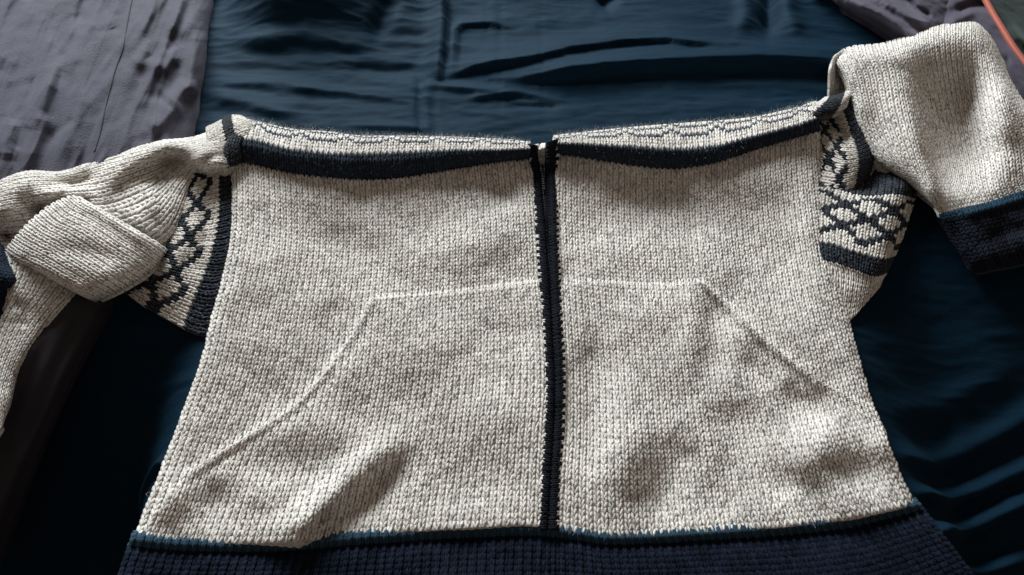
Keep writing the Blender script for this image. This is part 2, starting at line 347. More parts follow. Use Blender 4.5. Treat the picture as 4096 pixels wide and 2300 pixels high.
# mauve trousers, upper left, running under the left sleeve to the lower left
def soften(R, neg=.4, pos=.85, w=1.5): return [(p, a*(neg if a < 0 else pos), b*w, c*w) for p, a, b, c in R]
tr = empty('trousers', None); tag(tr, 'mauve grey cotton trousers, creased, under the left sleeve of the cardigan', 'trousers')
RT = []
for k_ in range(44):
    x_, y_ = rng.uniform(-20, 205), rng.uniform(-30, 160); L_ = rng.uniform(25, 95); a_ = rng.normal(.42, .16); RT.append(([(x_, y_), (x_-L_*a_*.5+rng.normal(0, 2), y_+L_*.5), (x_-L_*a_, y_+L_)], rng.uniform(.0010, .0034)*rng.choice([1, 1, -.9]), rng.uniform(1.6, 4.5), rng.uniform(1.6, 4.0)))
RT += [([(90, -10), (80, 10), (79, 24)], -.007, 6, 4), ([(60, 70), (35, 110), (25, 170)], .007, 9, 7), ([(118, 0), (85, 60), (68, 120), (60, 170)], .004, 8, 6),
      ([(57, 62), (45, 95), (35, 130)], .005, 5, 5), ([(30, 126), (20, 145), (16, 150)], -.006, 4, 5), ([(12, 118), (8, 140), (5, 160)], .006, 7, 7),
      ([(64, 70), (52, 100), (44, 120)], -.006, 7, 6), ([(75, 118), (58, 132), (48, 142)], -.005, 2.5, 4), ([(178, 58), (176, 80), (166, 100), (150, 92)], -.009, 5, 5),
      ([(150, 40), (140, 62), (165, 66), (182, 50)], .004, 5, 5), ([(186, 40), (172, 40), (176, 50)], -.006, 5, 5), ([(168, 104), (185, 88), (198, 84)], .008, 5, 5),
      ([(200, 30), (196, 60), (190, 85)], .005, 6, 6), ([(120, 28), (100, 32), (112, 26)], -.002, 2, 2), ([(30, 0), (15, 40), (0, 70)], .004, 10, 8),
      ([(0, 84), (40, 72), (70, 60)], .0018, 4, 4), ([(130, 60), (100, 90), (80, 110)], .0025, 6, 5), ([(150, 130), (170, 112), (182, 104)], .005, 5, 5), ([(130, 140), (160, 138), (180, 132)], -.003, 5, 5)]
S = Surf(ctrl=[[(-70, 230, .004), (0, 240, .006), (70, 250, .006), (150, 262, .004)],
               [(-70, 150, .008), (20, 160, .018), (110, 170, .022), (186, 176, .008)],
               [(-70, 80, .010), (20, 80, .020), (120, 85, .024), (197, 120, .016)],
               [(-70, 20, .010), (40, 20, .020), (140, 22, .024), (206, 50, .018)],
               [(-70, -50, .010), (40, -50, .020), (140, -50, .024), (219, -40, .018)]],
         rid=soften(RT), edges=((0, 0), (.030, .018), (0, 0), (0, 0)), noise=(.0012, 26, 4), n=(420, 220),
         extra=lambda px, py, z: z+.0034*(1-np.abs(fbm(px*.045+py*.020, py*.008-px*.004, 31, 2)))+.0006*(1-np.abs(fbm(px*.13+py*.055, py*.014-px*.008, 35, 2))))
cloth('leg', S, M_trouser, tr)
seam = []
for q in curve([(134, -10), (128, 20), (124, 45), (119, 60), (111, 85), (104, 115), (98, 143), (94, 152)], 60):
    p, n = S.near(q[0], q[1]); seam.append(p+n*.0004)
seam = np.array(seam); kk_ = np.ones(7)/7
for a in range(3): seam[3:-3, a] = np.convolve(seam[:, a], kk_, 'valid')
V, F = tube(seam, .0007); mesh_obj('seam', V, F, M_thread, tr)

# leg out below the left sleeve, shade put into its dark colour and slope
dt = empty('trousers', None); tag(dt, 'trouser leg with its shade painted near black, coming out below the left sleeve towards the lower left corner', 'trousers')
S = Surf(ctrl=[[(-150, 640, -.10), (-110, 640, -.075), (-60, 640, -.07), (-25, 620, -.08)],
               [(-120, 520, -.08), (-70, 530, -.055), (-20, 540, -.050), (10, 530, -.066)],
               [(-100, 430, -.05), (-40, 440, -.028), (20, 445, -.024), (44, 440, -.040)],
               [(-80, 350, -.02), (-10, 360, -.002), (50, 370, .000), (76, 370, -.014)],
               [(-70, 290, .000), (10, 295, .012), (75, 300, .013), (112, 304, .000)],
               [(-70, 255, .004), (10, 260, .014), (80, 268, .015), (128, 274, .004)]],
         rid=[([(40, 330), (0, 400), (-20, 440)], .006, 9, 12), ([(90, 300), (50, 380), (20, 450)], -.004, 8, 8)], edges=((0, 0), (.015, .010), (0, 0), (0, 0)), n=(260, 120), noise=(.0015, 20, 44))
cloth('leg', S, M_trouser_shaded, dt)
# dark garments, upper right
jk = empty('jacket', None); tag(jk, 'dark violet jacket with a red orange piped edge, behind the right sleeve', 'jacket')
RJ = [([(955, 12), (975, 5), (990, 3)], -.008, 5, 5), ([(975, 8), (955, 20), (950, 30)], .005, 6, 5), ([(1000, 50), (1020, 90), (1030, 130)], .006, 10, 8), ([(990, 60), (1002, 64), (1012, 60)], -.005, 6, 4), ([(1000, 96), (1015, 104)], .004, 5, 5)]
S = Surf(ctrl=[[(990, 150, .010), (1030, 165, .018), (1075, 150, .020), (1110, 130, .014)],
               [(960, 60, .014), (990, 70, .026), (1020, 72, .028), (1024+14, 76, .026)],
               [(928, 30, .010), (950, 25, .026), (990, 30, .030), (1006, 30, .028)],
               [(925, -5, .010), (945, -8, .026), (970, -8, .030), (984, -6, .028)],
               [(928, -50, .010), (940, -50, .026), (950, -52, .030), (955, -50, .028)]], rid=RJ, edges=((.012, .010), (0, 0), (0, 0), (0, 0)), n=(200, 120), noise=(.0018, 30, 8))
cloth('front', S, M_dark, jk)
pip = []
for q in curve([(952, -56), (982, -6), (993, 14), (1004, 32), (1014, 48), (1026, 64), (1050, 96)], 60): pip.append(at(q[0], q[1], .031))
V, F = tube(np.array(pip), .0030, 8); mesh_obj('piping', V, F, M_red, jk)
S = Surf(ctrl=[[(1020, 58, .026), (1050, 70, .022), (1090, 80, .020)], [(1006, 34, .026), (1030, 30, .018), (1080, 30, .018)], [(992, 10, .026), (1015, 6, .014), (1080, 4, .016)], [(955, -50, .026), (990, -50, .018), (1060, -55, .016)]],
         rid=[([(1008, 24), (1018, 36), (1030, 46)], .006, 5, 5)], n=(90, 60), noise=(.002, 40, 9))
cloth('lining', S, M_green, jk)
jn = empty('jeans', None); tag(jn, 'dark violet black jeans with a folded waistband, left of the red piped jacket', 'jeans')
RJn = [([(850, 0), (880, 14), (905, 30), (925, 45)], .009, 6, 5), ([(880, 0), (905, 14), (930, 26)], .007, 5, 5), ([(870, 24), (895, 38), (912, 55)], .004, 4, 4), ([(905, -5), (915, 8), (932, 18)], -.006, 4, 4)]
S = Surf(ctrl=[[(822, -4, .006), (850, 12, .012), (880, 30, .012), (905, 50, .010), (925, 78, .008)],
               [(835, -12, .022), (862, 2, .030), (892, 16, .032), (915, 36, .028), (938, 60, .020)],
               [(850, -40, .022), (880, -30, .032), (910, -10, .034), (935, 10, .030), (950, 40, .020)],
               [(870, -70, .020), (900, -60, .030), (930, -50, .032), (955, -30, .028), (975, 0, .018)]], rid=RJn, n=(140, 160), noise=(.002, 45, 19), edges=((.01, .006), (0, 0), (.008, .006), (0, 0)))
cloth('waistband', S, M_dark, jn)
S = Surf(ctrl=[[(903, 74, .010), (912, 84, .012), (925, 92, .010)], [(903, 70, .012), (915, 78, .016), (932, 84, .012)], [(908, 66, .010), (922, 72, .013), (936, 78, .010)]], n=(30, 30), noise=(.001, 80, 3))
o = cloth('tag_ribbon', S, M_pink, jn)

# ------------------------------------------------------------------ cardigan
cg = empty('cardigan', None)
tag(cg, 'cream and navy knitted zip cardigan with diamond yoke, folded and spread on the bed', 'cardigan')
M_hem.node_tree.nodes['Principled BSDF'].inputs['Specular IOR Level'].default_value = .12
MATS = lambda nm: M_hem if nm in ('hem_ribbing', 'cuff', 'placket') else M_navy if nm in ('navy_stripe', 'hem_ribbing', 'cuff', 'placket', 'hem_roll') else M_cream
def cvar(base, n, i, j, amt=.07):
    k = 1+amt*vnoise(i*.7+3.1, j*.23, 77)[:, None]+rng.normal(0, .035, (n, 1)); return np.clip(base*k, 0, 1)
def marl(I, J):
    """cream yarn spun with a grey ply that surfaces now and then"""
    c = np.tile(CREAM, (len(I), 1)); g = (rng.random(len(I)) < .12); c[g] = c[g]*rng.uniform(.72, .9, (g.sum(), 1)); return cvar(c, len(I), I, J)

pocketL = [(372, 299), (440, 294), (500, 287), (545, 281), (552, 540), (120, 560), (165, 500), (188, 474), (215, 457), (254, 433), (294, 408), (318, 382), (340, 354), (358, 328)]
pocketR = [(552, 281), (600, 283), (660, 286), (705, 283), (722, 300), (770, 345), (820, 385), (875, 420), (890, 440), (930, 560), (552, 560)]
seamL = [(186, 476), (215, 457), (254, 433), (294, 408), (318, 382), (340, 354), (358, 328), (371, 302)]; seamLt = [(372, 299), (440, 294), (500, 287), (543, 281)]
seamR = [(703, 283), (722, 300), (770, 345), (820, 382), (860, 405), (880, 420), (892, 433)]; seamRt = [(562, 280), (600, 283), (660, 286), (703, 283)]

def body(side):
    Lft = side == 'L'
    nE, nU = 60, 60
    if Lft:
        out = [(133, 538), (159, 473), (179, 421), (195, 378), (205, 346), (211, 318), (222, 278), (230, 238), (232, 199), (231, 160)]
        inn = [(541, 527), (542, 500), (545, 440), (548, 380), (545, 320), (541, 278), (538, 230), (535, 195), (531, 158)]
        bot = [(133, 538), (165, 541), (200, 543), (245, 544), (280, 543), (320, 540), (358, 536), (400, 533), (437, 530), (517, 526), (541, 527)]
        top = [(231, 160), (250, 163), (290, 171), (330, 174), (360, 175), (400, 174), (450, 168), (500, 161), (531, 158)]
        nvt = [(231, 139), (252, 136), (290, 146), (330, 150), (360, 150), (400, 149), (450, 148), (500, 149), (531, 148)]
        sil = [(236, 119), (256, 122), (290, 130), (330, 133), (360, 137), (400, 137), (450, 138), (500, 140), (531, 143)]
    else:
        inn = [(916, 505), (902, 477), (888, 441), (880, 420), (871, 398), (855, 342), (839, 278), (829, 223), (822, 167), (820, 131)]
        out = [(555, 529), (557, 480), (560, 430), (561, 380), (560, 340), (557, 280), (555, 240), (554, 200), (555, 154)]
        bot = [(555, 527), (580, 532), (606, 536), (650, 535), (696, 532), (769, 527), (838, 520), (880, 512), (916, 504)]
        top = [(555, 154), (580, 157), (610, 161), (640, 164), (676, 165), (716, 160), (755, 149), (795, 138), (820, 131)]
        nvt = [(555, 142), (580, 142), (610, 143), (640, 144), (676, 146), (716, 143), (755, 134), (795, 124), (818, 116)]
        sil = [(553, 137), (576, 134), (606, 131), (636, 128), (676, 125), (716, 122), (755, 118), (795, 109), (817, 102)]
    o_, i_, b_, t_ = curve(out, nE), curve(inn, nE), curve(bot, nU), curve(top, nU)
    s = np.linspace(0, 1, nU)[None, :, None]; t = np.linspace(0, 1, nE)[:, None, None]
    G = (1-s)*o_[:, None]+s*i_[:, None]+(1-t)*b_[None]+t*t_[None]-((1-s)*(1-t)*b_[0]+s*(1-t)*b_[-1]+(1-s)*t*t_[0]+s*t*t_[-1])
    y = G[..., 1]
    zz = .013+.010*np.clip((t[..., 0]-.80)/.20, 0, 1)**1.6
    G = np.concatenate([G, np.broadcast_to(zz, y.shape)[..., None]], 2)
    nv_, sl_ = curve(nvt, nU), curve(sil, nU)
    mid = np.sin(np.linspace(0, 1, nU)*math.pi)
    rows = []
    sagk = np.exp(-((np.linspace(0, 1, nU)-(.47 if Lft else .46))/.24)**2); t_ = t_.copy(); t_[:, 1] += 4.0*sagk; nvt = [(a, b-1.2) for a, b in nvt]; nv_ = curve(nvt, nU); G[-1, :, 1] = t_[:, 1]; G[-2, :, 1] = .5*(G[-3, :, 1]+G[-1, :, 1])
    for f, z in ((.24, .0290), (.52, .0355), (.82, .0380)):
        q = t_*(1-f)+nv_*f; rows.append(np.concatenate([q, (z+.002*mid)[:, None]], 1))
    for f, z in ((.45, .0360), (.8, .0330), (1.0, .0285)):
        q = nv_*(1-f)+sl_*f; rows.append(np.concatenate([q, (z+.002*mid)[:, None]], 1))
    q = sl_.copy(); q[:, 1] += 1.0; rows.append(np.concatenate([q, np.full((nU, 1), .020)], 1))
    q = sl_.copy(); q[:, 1] += 6.0; rows.append(np.concatenate([q, np.full((nU, 1), .014)], 1))
    q = sl_.copy(); q[:, 1] += 10.0; rows.append(np.concatenate([q, np.full((nU, 1), .003)], 1))
    E = catmull(np.concatenate([G[-1:], np.array(rows)]), 8)[1:]
    # keep rows marked by index for colour bands
    nG = len(G); GG = np.concatenate([G, E]); kk = [nG-1, nG-1+24, nG-1+48]
    if Lft:
        R = [([(285, 545), (312, 512), (345, 484), (372, 462), (400, 440)], .0085, 10, 11), ([(395, 455), (380, 480), (350, 510)], -.004, 12, 14), ([(185, 478), (172, 500), (166, 520)], .004, 10, 8),
             ([(205, 505), (225, 508)], -.0045, 13, 8), ([(240, 488), (270, 500), (300, 497)], .003, 12, 9), ([(255, 530), (285, 528), (310, 520)], .003, 9, 9), ([(260, 250), (262, 300)], .0025, 14, 16),
             ([(300, 235), (380, 248), (450, 232)], -.002, 16, 14), ([(345, 225), (420, 250), (480, 245), (520, 215)], .0022, 16, 14), ([(490, 188), (508, 196), (515, 205)], -.003, 10, 10),
             ([(340, 300), (330, 330), (345, 360)], -.002, 12, 12), ([(395, 380), (410, 420)], -.002, 14, 14), ([(250, 440), (300, 430), (350, 440)], .0022, 14, 12), ([(450, 480), (500, 490)], -.0022, 20, 14), ([(470, 405), (520, 420)], .002, 18, 14),
             ([(235, 180), (240, 230), (238, 280), (222, 320)], .002, 8, 10), ([(360, 400), (350, 430)], -.0016, 10, 10), ([(420, 330), (450, 360)], .0015, 18, 14)]
    else:
        R = [([(585, 475), (592, 440), (595, 400), (592, 330)], -.004, 9, 9), ([(610, 470), (622, 430), (618, 380)], .003, 10, 12), ([(715, 300), (716, 340), (712, 380)], -.004, 7, 12), ([(690, 290), (695, 330), (690, 370)], .0025, 8, 10),
             ([(690, 440), (670, 480), (655, 520)], -.005, 12, 14), ([(640, 420), (630, 460), (620, 500)], .003, 10, 12), ([(725, 400), (740, 440), (720, 490), (700, 515)], -.0045, 18, 16), ([(840, 440), (815, 450), (795, 470)], .0065, 13, 13),
             ([(852, 462), (860, 482), (858, 490)], -.006, 12, 10), ([(880, 432), (890, 455)], .004, 10, 10), ([(830, 500), (870, 500)], .0035, 14, 10), ([(780, 395), (830, 415)], -.0045, 10, 8), ([(745, 350), (770, 385)], -.003, 12, 8),
             ([(600, 190), (640, 200), (700, 195)], -.003, 18, 12), ([(660, 190), (720, 180), (770, 178), (800, 165)], .0035, 16, 12), ([(720, 230), (710, 260), (730, 285)], .003, 12, 12), ([(805, 180), (812, 240), (822, 300)], .0022, 10, 8),
             ([(590, 260), (640, 250), (690, 250)], .002, 16, 14), ([(790, 470), (775, 500)], -.004, 12, 12), ([(760, 515), (800, 505)], .002, 14, 10), ([(640, 300), (650, 340)], .0016, 14, 14)]
    pk = pocketL if Lft else pocketR; sm = (seamL, seamLt) if Lft else (seamR, seamRt)
    def extra(px, py, z):
        d = np.full(px.shape, 0.0)
        ins = inpoly(px, py, pk).astype(float)
        k = np.array([1, 2, 3, 2, 1.])/9
        for ax in (0, 1):
            pad = np.pad(ins, [(2, 2) if a == ax else (0, 0) for a in (0, 1)], mode='edge'); ins = sum(k[q]*np.take(pad, range(q, q+ins.shape[ax]), ax) for q in range(5))
        z = z+.0026*ins
        z = z+ridge(px, py, sm[0], .0020, 4.0, 4.0, False)-ridge(px, py, [(a+1, b+7) for a, b in sm[0]] if Lft else [(a-5, b+8) for a, b in sm[0]], .0012, 6, 6)+ridge(px, py, sm[1], .0005, 2, 2, False)
        return z+.0005*fbm(px*.09, py*.09, 61, 2)
    ed = ((.016, .010), (.004, .003), (0, 0), (0, 0)) if Lft else ((.004, .003), (.016, .010), (0, 0), (0, 0))
    R = [(p, a*(2.2 if Lft else 1.9), b*(1.4 if Lft else 1.75), c*(1.4 if Lft else 1.75)) for p, a, b, c in R]
    S = Surf(grid=GG, rid=R, edges=ed, noise=(.0042, 9, 3 if Lft else 13), n=(320, 260), extra=extra, blur=4)
    vk = [S.cv[k] for k in kk]
    sc = np.linspace(0, 1, 1)
    def rown(J, nr): return (J+.5)/nr
    def colour(I, J, nc, nr, px, py):
        c = marl(I, J); v = rown(J, nr); nb = (v > vk[0]) & (v <= vk[1]); c[nb] = cvar(np.tile(NAVY, (nb.sum(), 1)), nb.sum(), I[nb], J[nb], .2)
        j1 = int(vk[1]*nr)
        ph = (I % 8)/8.0; dip = np.round(2.2*np.abs(np.cos(math.pi*ph))).astype(int)
        line = (J == j1+5-dip) | (J == j1+8-dip); c[line] = np.array([.03, .045, .07])
        return c
    def part(I, J, nc, nr, px, py):
        v = rown(J, nr); n = np.full(len(I), 'front_panel', dtype='<U20'); n[(v > vk[0]) & (v <= vk[1])] = 'navy_stripe'; n[v > vk[1]] = 'yoke'
        m = (n == 'front_panel') & inpoly(px, py, pk); n[m] = 'pocket'; return n
    objs, nc, nr = knit(S, MATS, colour=colour, part=part, parent=cg, base_mat=M_cream, rimdrop=.022, dims=(53 if Lft else 48, None or int(round(S.H/.0039))))
    # sewn pocket edge: a chain of stitches along the slanted opening, a finer one along the top
    for poly, rad, step in ((sm[0], .00075, .0030), (sm[1], .00045, .0034)):
        pts = np.array([S.near(*q)[0] for q in curve(poly, 70)]); nn = np.array([S.near(*q)[1] for q in curve(poly, 70)])
        k = np.ones(7)/7
        for a in range(3): pts[3:-3, a] = np.convolve(pts[:, a], k, 'valid')
        d = np.concatenate([[0], np.cumsum(np.linalg.norm(np.diff(pts, axis=0), axis=1))]); lst = []
        tt = np.arange(0, d[-1]-step*1.6, step)
        for q, t0 in enumerate(tt):
            s_ = np.linspace(t0, t0+step*1.7, 5); P = np.stack([np.interp(s_, d, pts[:, a]) for a in range(3)], 1); Nn = np.stack([np.interp(s_, d, nn[:, a]) for a in range(3)], 1)
            T = P[-1]-P[0]; T /= np.linalg.norm(T); B = np.cross(Nn, T); off = np.array([-1.5, -.8, 0, .8, 1.5])*rad*(1.0 if q % 2 else .8); P = P+Nn*(rad*np.array([-.6, .3, .7, .3, -.6]))[:, None]+B*off[:, None]
            lst.append(tube(P, rad*np.array([.5, 1, 1.1, 1, .5])))
        V, F = join(lst); mesh_obj('pocket_seam', V, F, M_cream, cg, np.clip(np.repeat(CREAM[None]*1.03, len(V), 0)*(.92+.14*vnoise(np.arange(len(V))/30., 0*np.arange(len(V)), 5))[:, None], 0, 1))
    return S
SL = body('L'); SR = body('R')

# ---- zip and plackets
tapeC = curve([(541, 140), (541, 165), (543, 200), (546, 240), (549, 300), (553, 360), (554, 420), (550, 480), (548, 529)], 90)
G = []
for q in tapeC:
    zc = .010 if q[1] > 175 else .010+.022*(175-q[1])/35
    G.append([(q[0]-9, q[1], zc), (q[0], q[1], zc+.0015), (q[0]+9, q[1], zc)])
S = Surf(grid=G[8:], n=(90, 9), noise=(0, 1, 1)); cloth('zip_tape', S, M_zip, cg)
teeth = []
for k, q in enumerate(curve([(540, 166), (541, 190), (544, 225), (547, 262), (549, 300)], 56)):
    for sx in (-1, 1):
        c = at(q[0]+sx*(1.2 if q[1] > 190 else 2.6), q[1]+(1.0 if sx > 0 else 0), .0138)
        b = np.array([[x, y, z] for x in (-.0011, .0011) for y in (-.0006, .0006) for z in (-.001, .0009)])+c
        teeth.append((b, np.array([[0, 1, 3, 2], [4, 6, 7, 5], [0, 4, 5, 1], [2, 3, 7, 6], [1, 5, 7, 3], [0, 2, 6, 4]])))
V, F = join(teeth); o = mesh_obj('zip_teeth', V, F, M_tooth, cg, smooth=False); tag(o, kind='stuff')
TH_ = rng.random(400)
def placket(edge, innr, nm, h, thr_):
    # v = across, from the cream edge to the zip, u = down the front
    e, i = curve(edge, 80), curve(innr, 80); e[:, 0] += np.sign(e[:, 0]-i[:, 0])*1.6; G = []
    for f, z in ((.0, h-.002), (.18, h+.0022), (.5, h+.0045), (.8, h+.0035), (1.0, h-.001), (1.08, h-.005)):
        q = e*(1-f)+i*f; zz = z+np.clip((172-q[:, 1])/30, 0, 1)*.0235; G.append(np.concatenate([q, zz[:, None]], 1))
    S = Surf(grid=G, n=(20, 160), noise=(.0006, 60, 8))
    def colour(I, J, nc, nr, px, py): return np.where(((J == 0) & (I % 2 == 0) & (TH_[I] > thr_))[:, None], marl(I, J), cvar(np.tile(INK*.9, (len(I), 1)), len(I), I, J, .25))
    knit(S, MATS, colour=colour, part=lambda I, J, *a: np.where((J == 0) & (I % 2 == 0) & (TH_[I] > thr_), 'edge_stitches', nm), parent=cg, base_mat=M_navy, dims=(108, 4), rad=.00125)
placket([(530, 143), (532, 158), (535, 195), (538, 235), (541, 280), (545, 320), (548, 380), (545, 440), (542, 500), (540, 530)],
        [(536, 145), (537, 160), (542, 195), (546, 235), (549, 280), (551, 320), (554, 380), (553, 440), (549, 500), (547, 530)], 'placket', .0135, .22)
placket([(557, 138), (557, 155), (557, 200), (557, 240), (559, 280), (562, 340), (563, 380), (562, 430), (559, 480), (557, 530)],
        [(548, 142), (547, 155), (548, 200), (550, 240), (551, 280), (553, 340), (555, 380), (554, 430), (550, 480), (548, 530)], 'placket', .0135, .08)
for o in bpy.data.objects:
    if o.name.startswith('edge_stitches'): o['kind'] = 'stuff'
# back of the neck seen through the gap above the zip
S = Surf(ctrl=[[(533, 163, .016), (540, 163, .017), (547, 163, .017), (552, 163, .016)], [(533, 156, .022), (540, 155, .024), (547, 154, .024), (552, 153, .022)], [(533, 149, .026), (540, 148, .028), (547, 146, .028), (552, 145, .026)], [(533, 146, .016), (540, 145, .016), (547, 144, .016), (552, 143, .016)]], n=(40, 40))
knit(S, MATS, colour=lambda I, J, *a: marl(I, J), part=lambda I, *a: np.full(len(I), 'back_neck'), parent=cg, base_mat=M_cream)

# ---- hem: rolled pick-up row and navy ribbing
def hem(pts, low, el, er):
    b_, l_ = curve(pts, 60), curve(low, 60); n = 60; tt = np.linspace(0, 1, n)
    def row(f, z): q = b_*(1-f)+l_*f; return np.concatenate([q, np.full((n, 1), z)], 1)
    G = [row(1, .004), row(.8, .012), row(.5, .013), row(.2, .0125), row(.10, .0095), row(.05, .0135), row(0.0, .0145), row(-.045, .010)]
    G = catmull(np.array(G), 6)
    S = Surf(grid=G, n=(120, 260), noise=(.0016, 28, 15), edges=(el, er, (0, 0), (0, 0)))
    vr = S.cv[24]
    def colour(I, J, nc, nr, px, py):
        c = cvar(np.tile(NAVY*np.array([.45, .48, .66]), (len(I), 1)), len(I), I, J, .35); g = rng.random(len(I)) < .25; c[g] = c[g]*.6+np.array([.008, .011, .022])*.6
        v = (J+.5)/nr; r = v > vr; c[r] = cvar(np.tile(NAVY_LIT*1.25, (r.sum(), 1)), r.sum(), I[r], J[r], .2); return c  # rolled row gets navy brightened as if lit, a painted highlight
    def part(I, J, nc, nr, px, py): return np.where((J+.5)/nr > vr, 'hem_roll', 'hem_ribbing')
    knit(S, MATS, cell=(.0031, .0039), slim=.85, colour=colour, part=part, parent=cg, base_mat=M_navy, rib=2, rad=.00105)
    return S
hem([(132, 536), (165, 540), (200, 542), (245, 543), (280, 542), (320, 539), (358, 535), (400, 532), (437, 529), (517, 525), (551, 526)],
    [(96, 640), (140, 640), (180, 640), (240, 640), (290, 640), (340, 640), (390, 640), (430, 640), (470, 640), (520, 640), (549, 640)], (.012, .009), (.003, .003))
hem([(551, 527), (580, 531), (606, 535), (650, 534), (696, 531), (769, 526), (838, 519), (880, 510), (918, 502)],
    [(551, 640), (585, 640), (620, 640), (680, 640), (740, 640), (820, 640), (890, 630), (935, 615), (985, 590)], (.003, .003), (.012, .009))

# ---- fair isle
def fairisle(I, J, j0, P=12, D=12, seed=0):
    """navy lattice of diamonds between rows j0 and j0+D, period P stitches"""
    k = J-j0; f1 = (I/P+k/(D/2.0)) % 1.0; f2 = (I/P-k/(D/2.0)) % 1.0; th = 1.95/max(P, D/2.0)
    return ((f1 < th) | (f2 < th)) & (k >= 0) & (k < D)
def yokecol(bands, lat):
    def colour(I, J, nc, nr, px, py):
        c = marl(I, J)
        for a, b in bands:
            m = (J >= a) & (J < b); c[m] = cvar(np.tile(NAVY, (m.sum(), 1)), m.sum(), I[m], J[m], .2)
        for (j0, P, D) in lat:
            m = fairisle(I, J, j0, P, D); c[m] = cvar(np.tile(NAVY*.8, (m.sum(), 1)), m.sum(), I[m], J[m], .2)
        return c
    return colour
# left yoke side: v from under the body outwards, u from top to bottom
S = Surf(ctrl=[[(236, 140, .012), (238, 175, .010), (240, 210, .010), (236, 250, .008), (224, 295, .006), (212, 335, .002)],
               [(228, 142, .014), (228, 180, .012), (229, 215, .012), (222, 258, .011), (207, 298, .010), (196, 334, .003)],
               [(212, 148, .014), (212, 184, .014), (210, 220, .016), (200, 258, .015), (186, 292, .013), (172, 322, .003)],
               [(196, 152, .014), (195, 190, .016), (190, 222, .018), (178, 256, .017), (164, 284, .014), (146, 308, .003)],
               [(182, 156, .012), (178, 194, .014), (172, 224, .014), (158, 250, .014), (140, 276, .012), (124, 292, .003)],
               [(165, 160, .008), (160, 196, .008), (150, 224, .008), (138, 246, .008), (120, 268, .008), (104, 280, .002)]],
         rid=[([(212, 190), (208, 220), (202, 250)], -.004, 6, 6), ([(190, 215), (180, 250), (165, 280)], .003, 8, 8)], n=(160, 180), noise=(.002, 30, 21))
knit(S, MATS, colour=yokecol([(0, 6)], [(8, 7, 15), (25, 7, 15)]), part=lambda I, *a: np.full(len(I), 'yoke_side'), parent=cg, base_mat=M_cream, cell=(.0053, .0034))
# right yoke side, lower part: u left to right, v bottom to top
S = Surf(ctrl=[[(815, 300, .004), (835, 318, .006), (850, 320, .004), (868, 300, .002), (880, 286, .001)],
               [(815, 272, .008), (836, 274, .010), (856, 280, .009), (872, 284, .006), (882, 280, .002)],
               [(815, 255, .012), (832, 258, .014), (856, 266, .014), (876, 272, .012), (889, 268, .003)],
               [(812, 232, .013), (832, 236, .016), (858, 244, .018), (884, 250, .015), (898, 248, .004)],
               [(812, 205, .013), (834, 210, .017), (862, 216, .020), (890, 220, .018), (908, 222, .006)],
               [(814, 186, .012), (838, 190, .016), (866, 196, .018), (896, 194, .022), (915, 198, .008)],
               [(816, 176, .006), (840, 180, .008), (868, 186, .008), (898, 183, .020), (917, 186, .010)],
               [(818, 160, .004), (842, 164, .004), (868, 168, .003), (896, 172, .008), (912, 176, .004)]],
         rid=[([(850, 205), (880, 222), (890, 250)], .003, 8, 8)], n=(180, 140), noise=(.0015, 30, 22))
knit(S, MATS, colour=yokecol([(10, 15), (33, 60)], [(17, 7, 15)]), part=lambda I, *a: np.full(len(I), 'yoke_side'), parent=cg, base_mat=M_cream, cell=(.0053, .0036))
# right yoke side, curled upper part
S = Surf(ctrl=[[(800, 205, .006), (812, 180, .006), (815, 150, .010), (812, 120, .012), (806, 100, .010)],
               [(820, 208, .010), (824, 184, .014), (826, 156, .018), (822, 132, .018), (818, 104, .016)],
               [(838, 202, .012), (842, 184, .019), (843, 162, .024), (838, 138, .022), (832, 108, .022)],
               [(852, 192, .010), (857, 178, .019), (859, 160, .026), (854, 138, .026), (842, 106, .030)],
               [(862, 186, .004), (868, 172, .012), (870, 156, .020), (864, 132, .024), (850, 100, .030)],
               [(866, 190, .002), (874, 172, .004), (878, 150, .008), (876, 128, .012), (862, 100, .020)]],
         rid=[([(822, 125), (838, 132), (852, 142)], -.007, 8, 6), ([(838, 176), (846, 160), (842, 146)], .002, 5, 5)], n=(140, 160), noise=(.001, 30, 23))
knit(S, MATS, colour=yokecol([(14, 22)], [(0, 7, 11)]), part=lambda I, *a: np.full(len(I), 'yoke_side'), parent=cg, base_mat=M_cream, cell=(.0050, .0034))
# navy shoulder ends of the stripe, left and right
def shoulder(ctrl, bands, cell=(.0046, .0034), rid=()):
    S = Surf(ctrl=ctrl, n=(70, 70), noise=(.0008, 50, 5), rid=rid)
    def col(I, J, nc, nr, px, py):
        c = marl(I, J); v = (J+.5)/nr
        for a, b in bands: m = (v >= a) & (v < b); c[m] = cvar(np.tile(NAVY*.8, (m.sum(), 1)), m.sum(), I[m], J[m], .2)
        return c
    knit(S, MATS, colour=col, part=lambda I, *a: np.full(len(I), 'shoulder'), parent=cg, base_mat=M_cream, cell=cell)
shoulder([[(262, 134, .030), (258, 128, .030), (252, 123, .028), (246, 119, .020)],
          [(246, 140, .036), (246, 130, .038), (243, 121, .034), (240, 116, .022)],
          [(236, 146, .036), (234, 135, .037), (231, 124, .034), (230, 116, .022)],
          [(226, 150, .032), (224, 140, .034), (221, 129, .032), (220, 121, .022)],
          [(212, 156, .026), (210, 146, .030), (207, 136, .028), (206, 128, .018)]], [(.40, .62)])
shoulder([[(244, 137, .040), (238, 134, .039), (232, 136, .038), (226, 143, .030)],
          [(240, 146, .038), (234, 144, .040), (227, 147, .038), (221, 152, .028)],
          [(240, 157, .032), (235, 157, .035), (229, 160, .033), (222, 164, .024)],
          [(238, 166, .020), (233, 168, .022), (227, 170, .022), (220, 174, .014)]], [(.0, .9)])
